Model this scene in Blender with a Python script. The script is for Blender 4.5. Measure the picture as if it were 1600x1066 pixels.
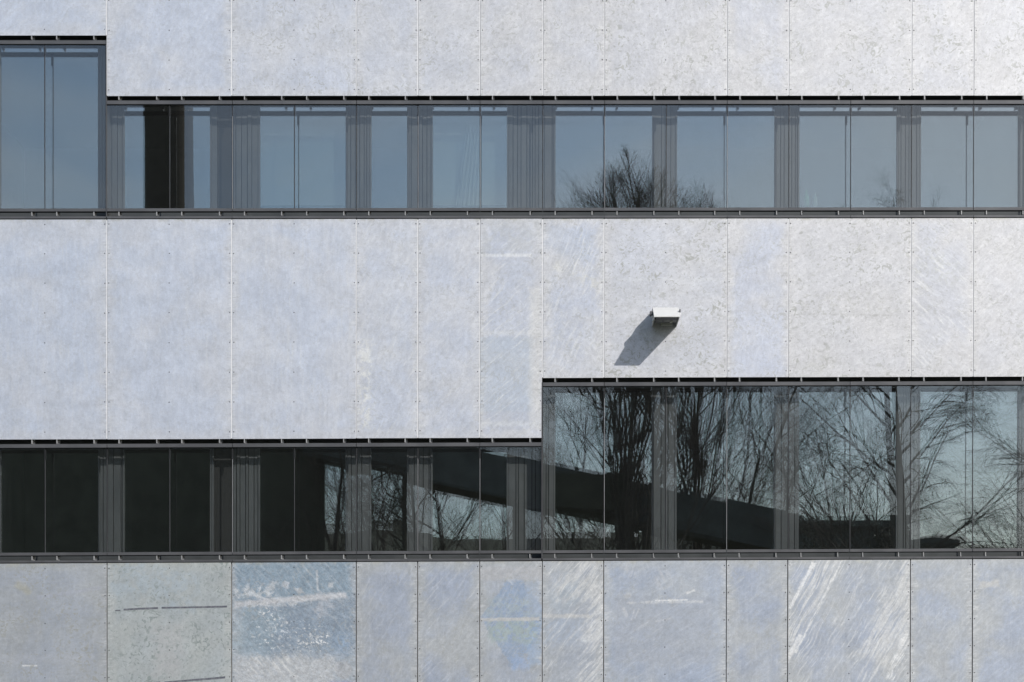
import bpy, bmesh, math, random
from mathutils import Vector, Matrix

# ------------------------------------------------------------------ scene
for o in list(bpy.data.objects):
    bpy.data.objects.remove(o)
SC = bpy.context.scene
COL = SC.collection
R = math.radians

# frame geometry: 128 px of the 1600 px photograph = 1 m on the facade plane (y = 0)
S = 128.0
DIST = 22.0                 # camera to facade
UC, VC = 850.0, 1150.0      # point of the facade square in front of the lens
ZC = 1.65                   # eye height
XC = (UC - 800.0) / S
FPX = S * DIST

# camera -------------------------------------------------------------------
cd = bpy.data.cameras.new('camera')
cam = bpy.data.objects.new('camera', cd)
COL.objects.link(cam)
cam.location = (XC, -DIST, ZC)
cam.rotation_euler = (R(90), 0, 0)
cd.sensor_width = 36
cd.sensor_fit = 'HORIZONTAL'
cd.lens = FPX / 1600.0 * 36
cd.shift_x = (800 - UC) / 1600.0
cd.shift_y = (VC - 533) / 1600.0
cd.clip_start = 0.1
cd.clip_end = 3000
SC.camera = cam

# sun and sky --------------------------------------------------------------
SUN = Vector((0.905, -1.0, 0.945)).normalized()      # towards the sun
SUN_EL = math.asin(SUN.z)
SUN_AZ = math.atan2(SUN.x, SUN.y)
sl = bpy.data.lights.new('sun', 'SUN')
sl.energy = 3.55
sl.angle = R(0.5)
sl.color = (1.0, 0.965, 0.92)
so = bpy.data.objects.new('sun', sl)
COL.objects.link(so)
so.rotation_euler = (-SUN).to_track_quat('-Z', 'Y').to_euler()

world = bpy.data.worlds.new('World')
SC.world = world
world.use_nodes = True
nt = world.node_tree
nt.nodes.clear()
out = nt.nodes.new('ShaderNodeOutputWorld')
bg = nt.nodes.new('ShaderNodeBackground')
sky = nt.nodes.new('ShaderNodeTexSky')
sky.sky_type = 'NISHITA'
sky.sun_disc = False
sky.sun_elevation = SUN_EL
sky.sun_rotation = SUN_AZ
sky.air_density = 1.0
sky.dust_density = 1.0
sky.ozone_density = 1.0
bg.inputs['Strength'].default_value = 0.13
tcw = nt.nodes.new('ShaderNodeTexCoord')
mpw = nt.nodes.new('ShaderNodeMapping'); mpw.inputs['Scale'].default_value = (1.6, 1.6, 5.0)
cn = nt.nodes.new('ShaderNodeTexNoise'); cn.inputs['Scale'].default_value = 2.2; cn.inputs['Detail'].default_value = 6
cn.inputs['Roughness'].default_value = 0.55; cn.inputs['Distortion'].default_value = 0.4
cr = nt.nodes.new('ShaderNodeMapRange'); cr.interpolation_type = 'SMOOTHSTEP'
cr.inputs['From Min'].default_value = 0.40; cr.inputs['From Max'].default_value = 0.70
cr.inputs['To Min'].default_value = 0.0; cr.inputs['To Max'].default_value = 0.42
mxw = nt.nodes.new('ShaderNodeMix'); mxw.data_type = 'RGBA'
mxw.inputs[7].default_value = (6.2, 6.4, 6.7, 1)        # thin high cloud
nt.links.new(tcw.outputs['Generated'], mpw.inputs[0]); nt.links.new(mpw.outputs[0], cn.inputs['Vector'])
nt.links.new(cn.outputs['Fac'], cr.inputs['Value']); nt.links.new(cr.outputs['Result'], mxw.inputs[0])
nt.links.new(sky.outputs[0], mxw.inputs[6]); nt.links.new(mxw.outputs[2], bg.inputs['Color'])
nt.links.new(bg.outputs[0], out.inputs[0])

vs = SC.view_settings
vs.view_transform = 'Standard'
vs.look = 'None'
vs.exposure = 0.0
vs.gamma = 1.0
vs.use_curve_mapping = False
SC.render.engine = 'CYCLES'
SC.cycles.max_bounces = 12
SC.cycles.transparent_max_bounces = 24
SC.cycles.glossy_bounces = 6
SC.cycles.use_denoising = True
SC.cycles.caustics_reflective = False
SC.cycles.caustics_refractive = False
SC.cycles.sample_clamp_indirect = 8.0

def tilt(a):
    """offsets of four corners that keep a sheet flat but a hair out of plane"""
    p, q = rng.uniform(-a, a), rng.uniform(-a, a)
    return [-p - q, p - q, p + q, -p + q]

rng = random.Random(7)

# ------------------------------------------------------------------ helpers
def tag(o, label=None, cat=None, group=None, kind=None):
    if label: o['label'] = label
    if cat: o['category'] = cat
    if group: o['group'] = group
    if kind: o['kind'] = kind
    return o

def empty(name, loc, label, cat, group=None):
    o = bpy.data.objects.new(name, None)
    o.empty_display_size = 0.3
    COL.objects.link(o)
    o.location = loc
    return tag(o, label, cat, group)

def warp(u, v):
    """the facade is a touch out of true: courses rise 3 mm per metre, joints lean a little"""
    sl_ = -0.0003 - 5.8e-6 * (v - 150.0)
    le = 0.0004 - 2.3e-6 * (u - 167.0)
    return u + le * (v - 345.0), v + sl_ * (u - 845.0)

def P(u, v, y=0.0, s=None):
    u, v = warp(u, v)
    k = 1 + (y if s is None else s) / DIST
    return Vector((XC + (u - UC) / S * k, y, ZC + (VC - v) / S * k))

class MB:
    def __init__(self):
        self.v = []
        self.f = []
    def box(self, u0, u1, v0, v1, y0, y1, jit=None):
        b = len(self.v)
        j = jit or (0, 0, 0, 0)
        cs = ((u0, v1), (u1, v1), (u1, v0), (u0, v0))
        for i, (u, v) in enumerate(cs):
            p = P(u, v, y0); p.y += j[i]; self.v.append(p)
        for i, (u, v) in enumerate(cs):
            p = P(u, v, y1, y0); p.y += j[i]; self.v.append(p)
        self.f += [tuple(b + k for k in q) for q in
                   ((0, 1, 2, 3), (5, 4, 7, 6), (4, 5, 1, 0), (3, 2, 6, 7), (1, 5, 6, 2), (4, 0, 3, 7))]
        return self
    def wbox(self, x0, x1, y0, y1, z0, z1):
        b = len(self.v)
        for y in (y0, y1):
            for x, z in ((x0, z0), (x1, z0), (x1, z1), (x0, z1)):
                self.v.append(Vector((x, y, z)))
        self.f += [tuple(b + k for k in q) for q in
                   ((0, 1, 2, 3), (5, 4, 7, 6), (4, 5, 1, 0), (3, 2, 6, 7), (1, 5, 6, 2), (4, 0, 3, 7))]
        return self
    def prism(self, pts, y0, y1):
        """outline (x, z) counter-clockwise as seen from -Y, pulled from y0 to y1"""
        b = len(self.v); n = len(pts)
        for y in (y0, y1):
            for x, z in pts: self.v.append(Vector((x, y, z)))
        self.f.append(tuple(range(b, b + n)))
        self.f.append(tuple(reversed(range(b + n, b + 2 * n))))
        for i in range(n):
            j = (i + 1) % n
            self.f.append((b + j, b + i, b + n + i, b + n + j))
        return self
    def xprism(self, pts, x0, x1):
        """outline (y, z) pulled from x0 to x1"""
        b = len(self.v); n = len(pts)
        for x in (x0, x1):
            for y, z in pts: self.v.append(Vector((x, y, z)))
        self.f.append(tuple(range(b, b + n)))
        self.f.append(tuple(reversed(range(b + n, b + 2 * n))))
        for i in range(n):
            j = (i + 1) % n
            self.f.append((b + j, b + i, b + n + i, b + n + j))
        return self
    def disc(self, c, r, h, n=8):
        """small domed button standing towards -Y"""
        b = len(self.v)
        for rr, yy in ((r, 0.0), (r * 0.7, -h * 0.8)):
            for i in range(n):
                a = 2 * math.pi * i / n
                self.v.append(Vector((c[0] + rr * math.cos(a), c[1] + yy, c[2] + rr * math.sin(a))))
        self.v.append(Vector((c[0], c[1] - h, c[2])))
        for i in range(n):
            j = (i + 1) % n
            self.f.append((b + i, b + j, b + n + j, b + n + i))
            self.f.append((b + n + i, b + n + j, b + 2 * n))
        return self
    def lathe(self, prof, c, n=14):
        b = len(self.v)
        for r, z in prof:
            for i in range(n):
                a = 2 * math.pi * i / n
                self.v.append(Vector((c[0] + r * math.cos(a), c[1] + r * math.sin(a), c[2] + z)))
        for k in range(len(prof) - 1):
            for i in range(n):
                j = (i + 1) % n
                self.f.append((b + k * n + i, b + k * n + j, b + (k + 1) * n + j, b + (k + 1) * n + i))
        m = len(prof) - 1
        self.f.append(tuple(b + i for i in reversed(range(n))))
        self.f.append(tuple(b + m * n + i for i in range(n)))
        return self
    def tube(self, pts, rads, n=6, cap=True):
        b = len(self.v)
        m = len(pts)
        for k in range(m):
            d = (pts[min(k + 1, m - 1)] - pts[max(k - 1, 0)])
            if d.length < 1e-9: d = Vector((0, 0, 1))
            d.normalize()
            a = d.cross(Vector((0, 0, 1)))
            if a.length < 1e-4: a = Vector((1, 0, 0))
            a.normalize(); c = d.cross(a)
            for i in range(n):
                t = 2 * math.pi * i / n
                self.v.append(pts[k] + (a * math.cos(t) + c * math.sin(t)) * rads[k])
        for k in range(m - 1):
            for i in range(n):
                j = (i + 1) % n
                self.f.append((b + k * n + i, b + k * n + j, b + (k + 1) * n + j, b + (k + 1) * n + i))
        if cap:
            self.f.append(tuple(b + i for i in reversed(range(n))))
            self.f.append(tuple(b + (m - 1) * n + i for i in range(n)))
        return self
    def build(self, name, mat, parent=None, origin=None, smooth=False, bevel=0):
        if origin is None:
            n = len(self.v)
            lo = Vector((min(p.x for p in self.v), min(p.y for p in self.v), min(p.z for p in self.v)))
            hi = Vector((max(p.x for p in self.v), max(p.y for p in self.v), max(p.z for p in self.v)))
            origin = (lo + hi) / 2
        me = bpy.data.meshes.new(name)
        me.from_pydata([p - origin for p in self.v], [], self.f)
        me.update()
        if smooth:
            me.polygons.foreach_set('use_smooth', [True] * len(me.polygons))
        if mat: me.materials.append(mat)
        o = bpy.data.objects.new(name, me)
        COL.objects.link(o)
        o.location = origin
        if parent:
            o.parent = parent
            pl = Vector((0, 0, 0)); q = parent
            while q: pl += q.location; q = q.parent
            o.location = origin - pl
        if bevel:
            md = o.modifiers.new('bevel', 'BEVEL'); md.width = bevel; md.segments = 2
            md.limit_method = 'ANGLE'
        return o

# ------------------------------------------------------------------ materials
def new_mat(name):
    m = bpy.data.materials.new(name)
    m.use_nodes = True
    m.node_tree.nodes.clear()
    return m, NB(m.node_tree)

class NB:
    """thin wrapper that keeps node building short"""
    def __init__(self, t): self.t = t
    def n(self, typ, **kw):
        x = self.t.nodes.new('ShaderNode' + typ)
        for k, v in kw.items(): setattr(x, k, v)
        return x
    def set(self, sock, val):
        if hasattr(val, 'is_linked') or isinstance(val, bpy.types.NodeSocket): self.t.links.new(val, sock)
        elif val is not None: sock.default_value = val
    def math(self, op, a, b=None, c=None, clamp=False):
        x = self.n('Math', operation=op, use_clamp=clamp)
        self.set(x.inputs[0], a)
        if b is not None: self.set(x.inputs[1], b)
        if c is not None: self.set(x.inputs[2], c)
        return x.outputs[0]
    def vmath(self, op, a, b=None):
        x = self.n('VectorMath', operation=op)
        self.set(x.inputs[0], a)
        if b is not None: self.set(x.inputs[1], b)
        return x.outputs['Value'] if op in ('DOT_PRODUCT', 'LENGTH') else x.outputs[0]
    def noise(self, vec, scale, detail=4, rough=0.55, dist=0.0):
        x = self.n('TexNoise')
        self.set(x.inputs['Vector'], vec)
        x.inputs['Scale'].default_value = scale
        x.inputs['Detail'].default_value = detail
        x.inputs['Roughness'].default_value = rough
        x.inputs['Distortion'].default_value = dist
        return x.outputs['Fac']
    def ramp(self, v, lo, hi, a=0.0, b=1.0):
        x = self.n('MapRange', clamp=True, interpolation_type='SMOOTHSTEP')
        self.set(x.inputs['Value'], v)
        for k, q in (('From Min', lo), ('From Max', hi), ('To Min', a), ('To Max', b)):
            self.set(x.inputs[k], q)
        return x.outputs['Result']
    def mix(self, fac, a, b, mode='MIX'):
        x = self.n('Mix', data_type='RGBA', blend_type=mode)
        self.set(x.inputs[0], fac)
        self.set(x.inputs[6], a if not isinstance(a, tuple) else a[:3] + (1,))
        self.set(x.inputs[7], b if not isinstance(b, tuple) else b[:3] + (1,))
        return x.outputs[2]
    def mapping(self, vec, loc=(0, 0, 0), rot=(0, 0, 0), scale=(1, 1, 1)):
        x = self.n('Mapping')
        self.set(x.inputs['Vector'], vec)
        x.inputs['Location'].default_value = loc
        x.inputs['Rotation'].default_value = rot
        x.inputs['Scale'].default_value = scale
        return x.outputs[0]
    def principled(self, color, rough, metal=0.0, normal=None, spec=0.5):
        p = self.n('BsdfPrincipled')
        self.set(p.inputs['Base Color'], color if not isinstance(color, tuple) else color[:3] + (1,))
        self.set(p.inputs['Roughness'], rough)
        self.set(p.inputs['Metallic'], metal)
        p.inputs['Specular IOR Level'].default_value = spec
        if normal is not None: self.set(p.inputs['Normal'], normal)
        o = self.n('OutputMaterial')
        self.t.links.new(p.outputs[0], o.inputs[0])
        return p
    def bump(self, h, strength, dist):
        b = self.n('Bump')
        b.inputs['Strength'].default_value = strength
        b.inputs['Distance'].default_value = dist
        self.set(b.inputs['Height'], h)
        return b.outputs[0]

def simple(name, col, rough=0.5, metal=0.0, var=0.12, scale=6.0, spec=0.5):
    m, b = new_mat(name)
    tc = b.n('TexCoord').outputs['Object']
    oi = b.n('ObjectInfo').outputs['Random']
    off = b.vmath('ADD', tc, b.math('MULTIPLY', oi, 37.0))
    n = b.noise(off, scale, 5, 0.6)
    lo = tuple(c * (1 - var) for c in col); hi = tuple(min(1, c * (1 + var)) for c in col)
    c = b.mix(b.ramp(n, 0.3, 0.7), lo, hi)
    r = b.ramp(n, 0.3, 0.7, max(0.02, rough - 0.06), min(1, rough + 0.06))
    b.principled(c, r, metal, spec=spec)
    return m

def zinc(name, pw, ph, seed, tint=(0.60, 0.62, 0.66), warm=(0.68, 0.68, 0.665), blue=0.5, spot=0.3, brush=0.0,
         angle=60, scratch=0.0, drip=0.3, feats=(), contrast=1.0, swirl=0.10, spotcol=(0.42, 0.425, 0.405)):
    """weathered galvanised sheet; pw, ph half sizes in metres, local x right, z up"""
    m, b = new_mat(name)
    tc = b.n('TexCoord').outputs['Object']
    sep = b.n('SeparateXYZ'); b.set(sep.inputs[0], tc)
    flat = b.n('CombineXYZ'); b.set(flat.inputs[0], sep.outputs[0]); b.set(flat.inputs[1], sep.outputs[2])
    q = flat.outputs[0]                                   # (x, z, 0)
    w = b.vmath('ADD', q, (seed * 13.7, seed * 7.3, seed * 3.1))
    # distance from the rim, wobbled
    ax = b.math('SUBTRACT', pw, b.math('ABSOLUTE', sep.outputs[0]))
    az = b.math('SUBTRACT', ph, b.math('ABSOLUTE', sep.outputs[2]))
    nb = b.noise(w, 5.0, 5, 0.62)
    rim = b.math('ADD', b.math('MINIMUM', ax, az), b.math('MULTIPLY_ADD', nb, 0.36, -0.18))
    inner = b.ramp(rim, 0.0, 0.17)
    cloud = b.noise(w, 1.5, 5, 0.6, 0.3)
    bm_ = b.math('MULTIPLY', b.math('MULTIPLY', inner, b.ramp(cloud, 0.33, 0.62)), blue)
    bl = tuple(c * k for c, k in zip(tint, (0.885, 0.925, 1.0)))
    col = b.mix(bm_, tuple(warm), bl)
    # broad light and dark bloom
    n2 = b.noise(w, 3.2, 7, 0.68, 0.4)
    col = b.mix(1.0, col, b.mix(b.ramp(n2, 0.25, 0.75), (0.91, 0.91, 0.91), (1.06, 1.06, 1.06)), 'MULTIPLY')
    # a slow swirl bends every stroke
    sw = b.n('TexNoise'); b.set(sw.inputs['Vector'], w); sw.inputs['Scale'].default_value = 2.6; sw.inputs['Detail'].default_value = 2
    swv = b.vmath('MULTIPLY', b.vmath('SUBTRACT', sw.outputs['Color'], (0.5, 0.5, 0.5)), (swirl, swirl, 0))
    wq = b.vmath('ADD', w, swv)
    def streak(an, sx, sy, det=4, rgh=0.6):
        return b.noise(b.mapping(b.mapping(wq, rot=(0, 0, R(-an))), scale=(sx, sy, 1)), 1.0, det, rgh, 0.1)
    # vertical run marks
    if drip > 0:
        d = b.noise(b.mapping(wq, scale=(38, 1.6, 1)), 1.0, 5, 0.65)
        col = b.mix(b.math('MULTIPLY', b.ramp(d, 0.48, 0.72), drip * 0.45), col, (0.70, 0.71, 0.72))
        col = b.mix(b.math('MULTIPLY', b.ramp(d, 0.46, 0.28), drip * 0.25), col, (0.44, 0.47, 0.52))
    for f in feats:
        # f = (cx, cz, halfw, halfh, angle, colour, strength, soft, rough edge, texture, threshold, shape)
        cx, cz, hw, hh, an, fc, st, soft, edge, ts, tt, shape = f
        pq = b.vmath('SUBTRACT', q, (cx, cz, 0))
        pq = b.mapping(pq, rot=(0, 0, R(-an)))
        sp = b.n('SeparateXYZ'); b.set(sp.inputs[0], pq)
        X = b.math('ABSOLUTE', sp.outputs[0]); Y = b.math('ABSOLUTE', sp.outputs[1])
        wob = b.math('MULTIPLY_ADD', b.noise(w, 11, 6, 0.75), 3.2 * edge, -1.6 * edge)
        if shape == 'rect':
            dd = b.math('MAXIMUM', b.math('SUBTRACT', X, hw), b.math('SUBTRACT', Y, hh))
        elif shape == 'diamond':
            dd = b.math('MULTIPLY', b.math('SUBTRACT', b.math('ADD', b.math('DIVIDE', X, hw), b.math('DIVIDE', Y, hh)), 1.0), min(hw, hh))
        else:
            ex = b.math('DIVIDE', X, hw); ey = b.math('DIVIDE', Y, hh)
            dd = b.math('MULTIPLY', b.math('SUBTRACT', b.math('SQRT', b.math('ADD', b.math('MULTIPLY', ex, ex), b.math('MULTIPLY', ey, ey))), 1.0), min(hw, hh))
        mk = b.ramp(b.math('ADD', dd, wob), soft, -soft)
        if isinstance(ts, tuple):
            mk = b.math('MULTIPLY', mk, b.ramp(streak(ts[0], ts[1], ts[2], 5, 0.65), tt, tt + 0.14))
        elif ts:
            mk = b.math('MULTIPLY', mk, b.ramp(b.noise(w, ts, 5, 0.65, 0.5), tt, tt + 0.12))
        mk = b.math('MULTIPLY', mk, b.ramp(b.noise(w, 30, 5, 0.75), 0.22, 0.58, 0.35, 1.0))
        col = b.mix(b.math('MULTIPLY', mk, st), col, fc)
    # white rust and grey freckles
    if spot > 0:
        s1 = b.noise(wq, 15, 4, 0.55, 1.6)
        reg = b.noise(b.vmath('ADD', w, (5.3, 1.7, 0)), 2.3, 4, 0.6)
        sm = b.math('MULTIPLY', b.ramp(s1, 0.555, 0.60), b.ramp(reg, 0.38, 0.62))
        col = b.mix(b.math('MULTIPLY', sm, min(1.0, spot * 1.5)), col, spotcol)
        s2 = b.noise(wq, 34, 3, 0.5, 0.8)
        sm = b.math('MULTIPLY', b.ramp(s2, 0.62, 0.67), b.ramp(reg, 0.62, 0.40))
        col = b.mix(b.math('MULTIPLY', sm, min(1.0, spot * 1.3)), col, spotcol)
    # wiping marks under an angle
    if brush > 0:
        bn = streak(angle, 3.0, 34, 5, 0.65)
        reg = b.noise(b.vmath('ADD', w, (9.1, 4.2, 0)), 2.1, 4, 0.6)
        rg = b.ramp(reg, 0.36, 0.60, 0.25, 1.0)
        col = b.mix(b.math('MULTIPLY', b.math('MULTIPLY', b.ramp(bn, 0.50, 0.68), rg), brush), col, (0.76, 0.76, 0.75))
        col = b.mix(b.math('MULTIPLY', b.math('MULTIPLY', b.ramp(bn, 0.46, 0.32), rg), brush * 0.5), col, (0.42, 0.44, 0.47))
    # short horizontal wiping by the joints
    en = streak(4, 7, 42, 3, 0.6)
    em = b.math('MULTIPLY', b.ramp(b.math('ADD', ax, b.math('MULTIPLY_ADD', nb, 0.3, -0.15)), 0.10, 0.0), 0.35)
    col = b.mix(b.math('MULTIPLY', em, b.ramp(en, 0.48, 0.36)), col, (0.42, 0.42, 0.41))
    col = b.mix(b.math('MULTIPLY', em, b.ramp(en, 0.50, 0.62)), col, (0.74, 0.74, 0.73))
    # lichen and dust along the upper rim
    tr_m = b.ramp(b.math('ADD', b.math('SUBTRACT', ph, sep.outputs[2]), b.math('MULTIPLY_ADD', nb, 0.22, -0.11)), 0.05, 0.0)
    col = b.mix(b.math('MULTIPLY', tr_m, b.ramp(b.noise(w, 10, 4, 0.6), 0.45, 0.62, 0.0, 0.55)), col, (0.50, 0.495, 0.43))
    # crystal spangle, dabs and grain
    vo = b.n('TexVoronoi'); b.set(vo.inputs['Vector'], b.vmath('ADD', wq, b.math('MULTIPLY', b.noise(w, 24, 3), 0.05)))
    vo.inputs['Scale'].default_value = 34
    sv = b.n('SeparateColor'); b.set(sv.inputs[0], vo.outputs['Color'])
    n3 = b.noise(w, 70, 3, 0.7)
    n4 = streak(angle + 15, 13, 26, 5, 0.72)
    n5 = b.noise(wq, 13, 6, 0.75, 0.8)
    g = b.math('ADD', b.math('MULTIPLY_ADD', sv.outputs[0], 0.09 * contrast, -0.045 * contrast),
               b.math('ADD', b.ramp(n3, 0.28, 0.72, -0.075 * contrast, 0.075 * contrast),
                      b.math('ADD', b.ramp(n4, 0.30, 0.70, -0.085 * contrast, 0.075 * contrast),
                             b.ramp(n5, 0.30, 0.70, -0.065 * contrast, 0.055 * contrast))))
    g = b.math('ADD', g, 1.0)
    gc = b.n('CombineXYZ')
    for i in range(3): b.set(gc.inputs[i], g)
    col = b.mix(1.0, col, gc.outputs[0], 'MULTIPLY')
    if scratch > 0:
        sn = b.noise(b.mapping(b.mapping(b.vmath('ADD', w, b.vmath('MULTIPLY', swv, (0.2, 0.2, 0))), rot=(0, 0, R(-angle))), scale=(1.1, 52, 1)), 1.0, 4, 0.55, 0.1)
        reg = b.noise(b.vmath('ADD', w, (2.1, 8.2, 0)), 2.6, 2, 0.5)
        sm = b.math('MULTIPLY', b.ramp(sn, 0.64, 0.72), b.ramp(reg, 0.42, 0.58))
        col = b.mix(b.math('MULTIPLY', sm, scratch), col, (0.95, 0.95, 0.94))
    rough = b.math('ADD', b.math('MULTIPLY', n4, 0.16), b.math('MULTIPLY_ADD', n2, 0.10, ROUGH - 0.13))
    hgt = b.math('ADD', b.math('MULTIPLY', n4, 0.6), b.math('MULTIPLY', cloud, 6.0))
    nor = b.bump(hgt, 0.5, 0.0012)
    b.principled(col, rough, METAL, nor)
    return m

b_amp = 0.35
ROUGH = 0.62
METAL = 0.55

def glass(name, r0, tint, refl, wave=0.0, wscale=1.4, dirt=0.0):
    m, b = new_mat(name)
    geo = b.n('NewGeometry')
    cs = b.math('ABSOLUTE', b.vmath('DOT_PRODUCT', geo.outputs['Incoming'], geo.outputs['Normal']))
    fr = b.math('MULTIPLY_ADD', b.math('POWER', b.math('SUBTRACT', 1.0, cs), 5.0), 1 - r0, r0, clamp=True)
    tr = b.n('BsdfTransparent'); tr.inputs[0].default_value = tint + (1,)
    gl = b.n('BsdfGlossy'); gl.inputs['Roughness'].default_value = 0.0
    gl.inputs['Color'].default_value = refl + (1,)
    tc = b.n('TexCoord').outputs['Object']
    w = b.vmath('ADD', tc, b.math('MULTIPLY', b.n('ObjectInfo').outputs['Random'], 50.0))
    if wave:
        n = b.noise(b.mapping(w, scale=(1, 1, 0.45)), wscale, 1, 0.4)
        b.set(gl.inputs['Normal'], b.bump(n, 1.0, wave))
    mx = b.n('MixShader')
    b.set(mx.inputs[0], fr)
    b.t.links.new(tr.outputs[0], mx.inputs[1]); b.t.links.new(gl.outputs[0], mx.inputs[2])
    res = mx.outputs[0]
    if dirt:
        df = b.n('BsdfDiffuse'); df.inputs[0].default_value = (0.55, 0.56, 0.56, 1)
        st = b.noise(b.mapping(w, scale=(18, 18, 0.7)), 1.0, 5, 0.65)
        sp = b.noise(w, 60, 3, 0.7)
        dm = b.math('MULTIPLY', b.math('ADD', b.ramp(st, 0.35, 0.8, 0.42, 0.60), b.math('MULTIPLY', b.ramp(sp, 0.66, 0.72), 0.7)), dirt)
        m2 = b.n('MixShader'); b.set(m2.inputs[0], dm)
        b.t.links.new(res, m2.inputs[1]); b.t.links.new(df.outputs[0], m2.inputs[2])
        res = m2.outputs[0]
    o = b.n('OutputMaterial'); b.t.links.new(res, o.inputs[0])
    return m

M = {}
M['rail'] = simple('anthracite_metal', (0.115, 0.115, 0.12), 0.42, 0.3, 0.10, 3)
M['pier'] = simple('grey_inner_metal', (0.085, 0.089, 0.092), 0.5, 0.2, 0.10, 3)
M['dark'] = simple('black_lining', (0.012, 0.012, 0.012), 0.8)
M['gasket'] = simple('black_gasket', (0.012, 0.012, 0.014), 0.6)
M['alu'] = simple('bare_aluminium', (0.84, 0.84, 0.85), 0.5, 0.0, 0.08, 8)
M['alu_dirty'] = simple('dirty_joint_strip', (0.30, 0.285, 0.27), 0.6, 0.1, 0.25, 5)
M['bracket'] = simple('bracket_metal', (0.36, 0.36, 0.36), 0.5, 0.3)
M['trim_sunlit'] = simple('sunlit_pane_edge', (0.40, 0.40, 0.41), 0.5, 0.2)  # paler colour stands in for sunlight caught on the glass edge
M['rivet'] = simple('rivet_metal', (0.09, 0.09, 0.095), 0.5, 0.4)
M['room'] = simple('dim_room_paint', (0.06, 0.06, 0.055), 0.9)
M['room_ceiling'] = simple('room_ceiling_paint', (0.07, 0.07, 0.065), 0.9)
M['roof'] = simple('roof_sheet', (0.25, 0.25, 0.26), 0.7)
M['outer_glass'] = glass('outer_glass', 0.075, (0.95, 0.965, 0.96), (1.0, 1.0, 0.99), 0.00012, 0.8, 0.012)
M['inner_glass'] = glass('inner_glass', 0.265, (0.72, 0.76, 0.74), (0.98, 1.0, 1.0), 0.00024, 1.0)
M['inner_glass_wavy'] = glass('inner_glass_wavy', 0.265, (0.72, 0.76, 0.74), (0.98, 1.0, 1.0), 0.0017, 0.9)

# ------------------------------------------------------------------ setting: ground
gm, b = new_mat('winter_grass')
tc = b.n('TexCoord').outputs['Object']
n1 = b.noise(tc, 0.15, 5); n2 = b.noise(tc, 9, 5, 0.7)
c = b.mix(b.ramp(n1, 0.35, 0.65), (0.06, 0.075, 0.03), (0.10, 0.10, 0.05))
c = b.mix(b.ramp(n2, 0.35, 0.7), c, (0.045, 0.06, 0.022))
b.principled(c, 0.95)
g = MB().wbox(-900, 900, -1500, 300, -0.4, 0.0).build('ground', gm)
tag(g, 'flat winter lawn stretching away in front of the building', 'ground', kind='structure')
pm, b = new_mat('forecourt_paving')
tc = b.n('TexCoord').outputs['Object']
br = b.n('TexBrick'); b.set(br.inputs['Vector'], tc)
br.inputs['Color1'].default_value = (0.30, 0.29, 0.28, 1); br.inputs['Color2'].default_value = (0.25, 0.25, 0.245, 1)
br.inputs['Mortar'].default_value = (0.13, 0.13, 0.12, 1); br.inputs['Scale'].default_value = 2.0
b.principled(b.mix(b.ramp(b.noise(tc, 1.2, 5), 0.3, 0.7), br.outputs[0], (0.22, 0.22, 0.215)), 0.85)
pv = MB().wbox(-14, 16, -7, -0.02, -0.2, 0.004).build('pavement', pm)
tag(pv, 'grey paved strip along the foot of the building', 'pavement', kind='structure')

# ------------------------------------------------------------------ the building
bld = empty('office_building', (XC, 0.0, 0.0),
            'office building clad in weathered zinc sheets with two long dark window bands', 'building')
JT = [-221, -27, 167, 362, 557, 653, 750, 848, 944, 1136, 1232, 1424, 1521, 1713]
UL, UR = -221, 1713
ROW1_T, ROW3_B = -195, 1222
V1A, V1B = 56.0, 149.7          # lower edge of the top course, left and right of the step
V2T, V2A, V2B = 341.8, 684.1, 590.5
V3T = 877.0
ROWS = []
for i in range(len(JT) - 1):
    u0, u1 = JT[i], JT[i + 1]
    ROWS.append((1, i, u0, u1, ROW1_T, V1A if u1 <= 167 else V1B))
    ROWS.append((2, i, u0, u1, V2T, V2A if u1 <= 848 else V2B))
    ROWS.append((3, i, u0, u1, V3T, ROW3_B))

BLUE = (0.36, 0.45, 0.60); WHITE = (0.84, 0.84, 0.83); PALE = (0.69, 0.70, 0.71); GREY = (0.46, 0.47, 0.46)
def ft(pan, u, v, hw, hh, an, fc, st, soft=1.5, edge=3.0, ts=0, tt=0.5, shape='rect'):
    """feature of a sheet in photo pixels; an anticlockwise"""
    cu, cv = (pan[2] + pan[3]) / 2, (pan[4] + pan[5]) / 2
    return ((u - cu) / S, (cv - v) / S, hw / S, hh / S, an, fc, st, soft / S, edge / S, ts, tt, shape)

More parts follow.
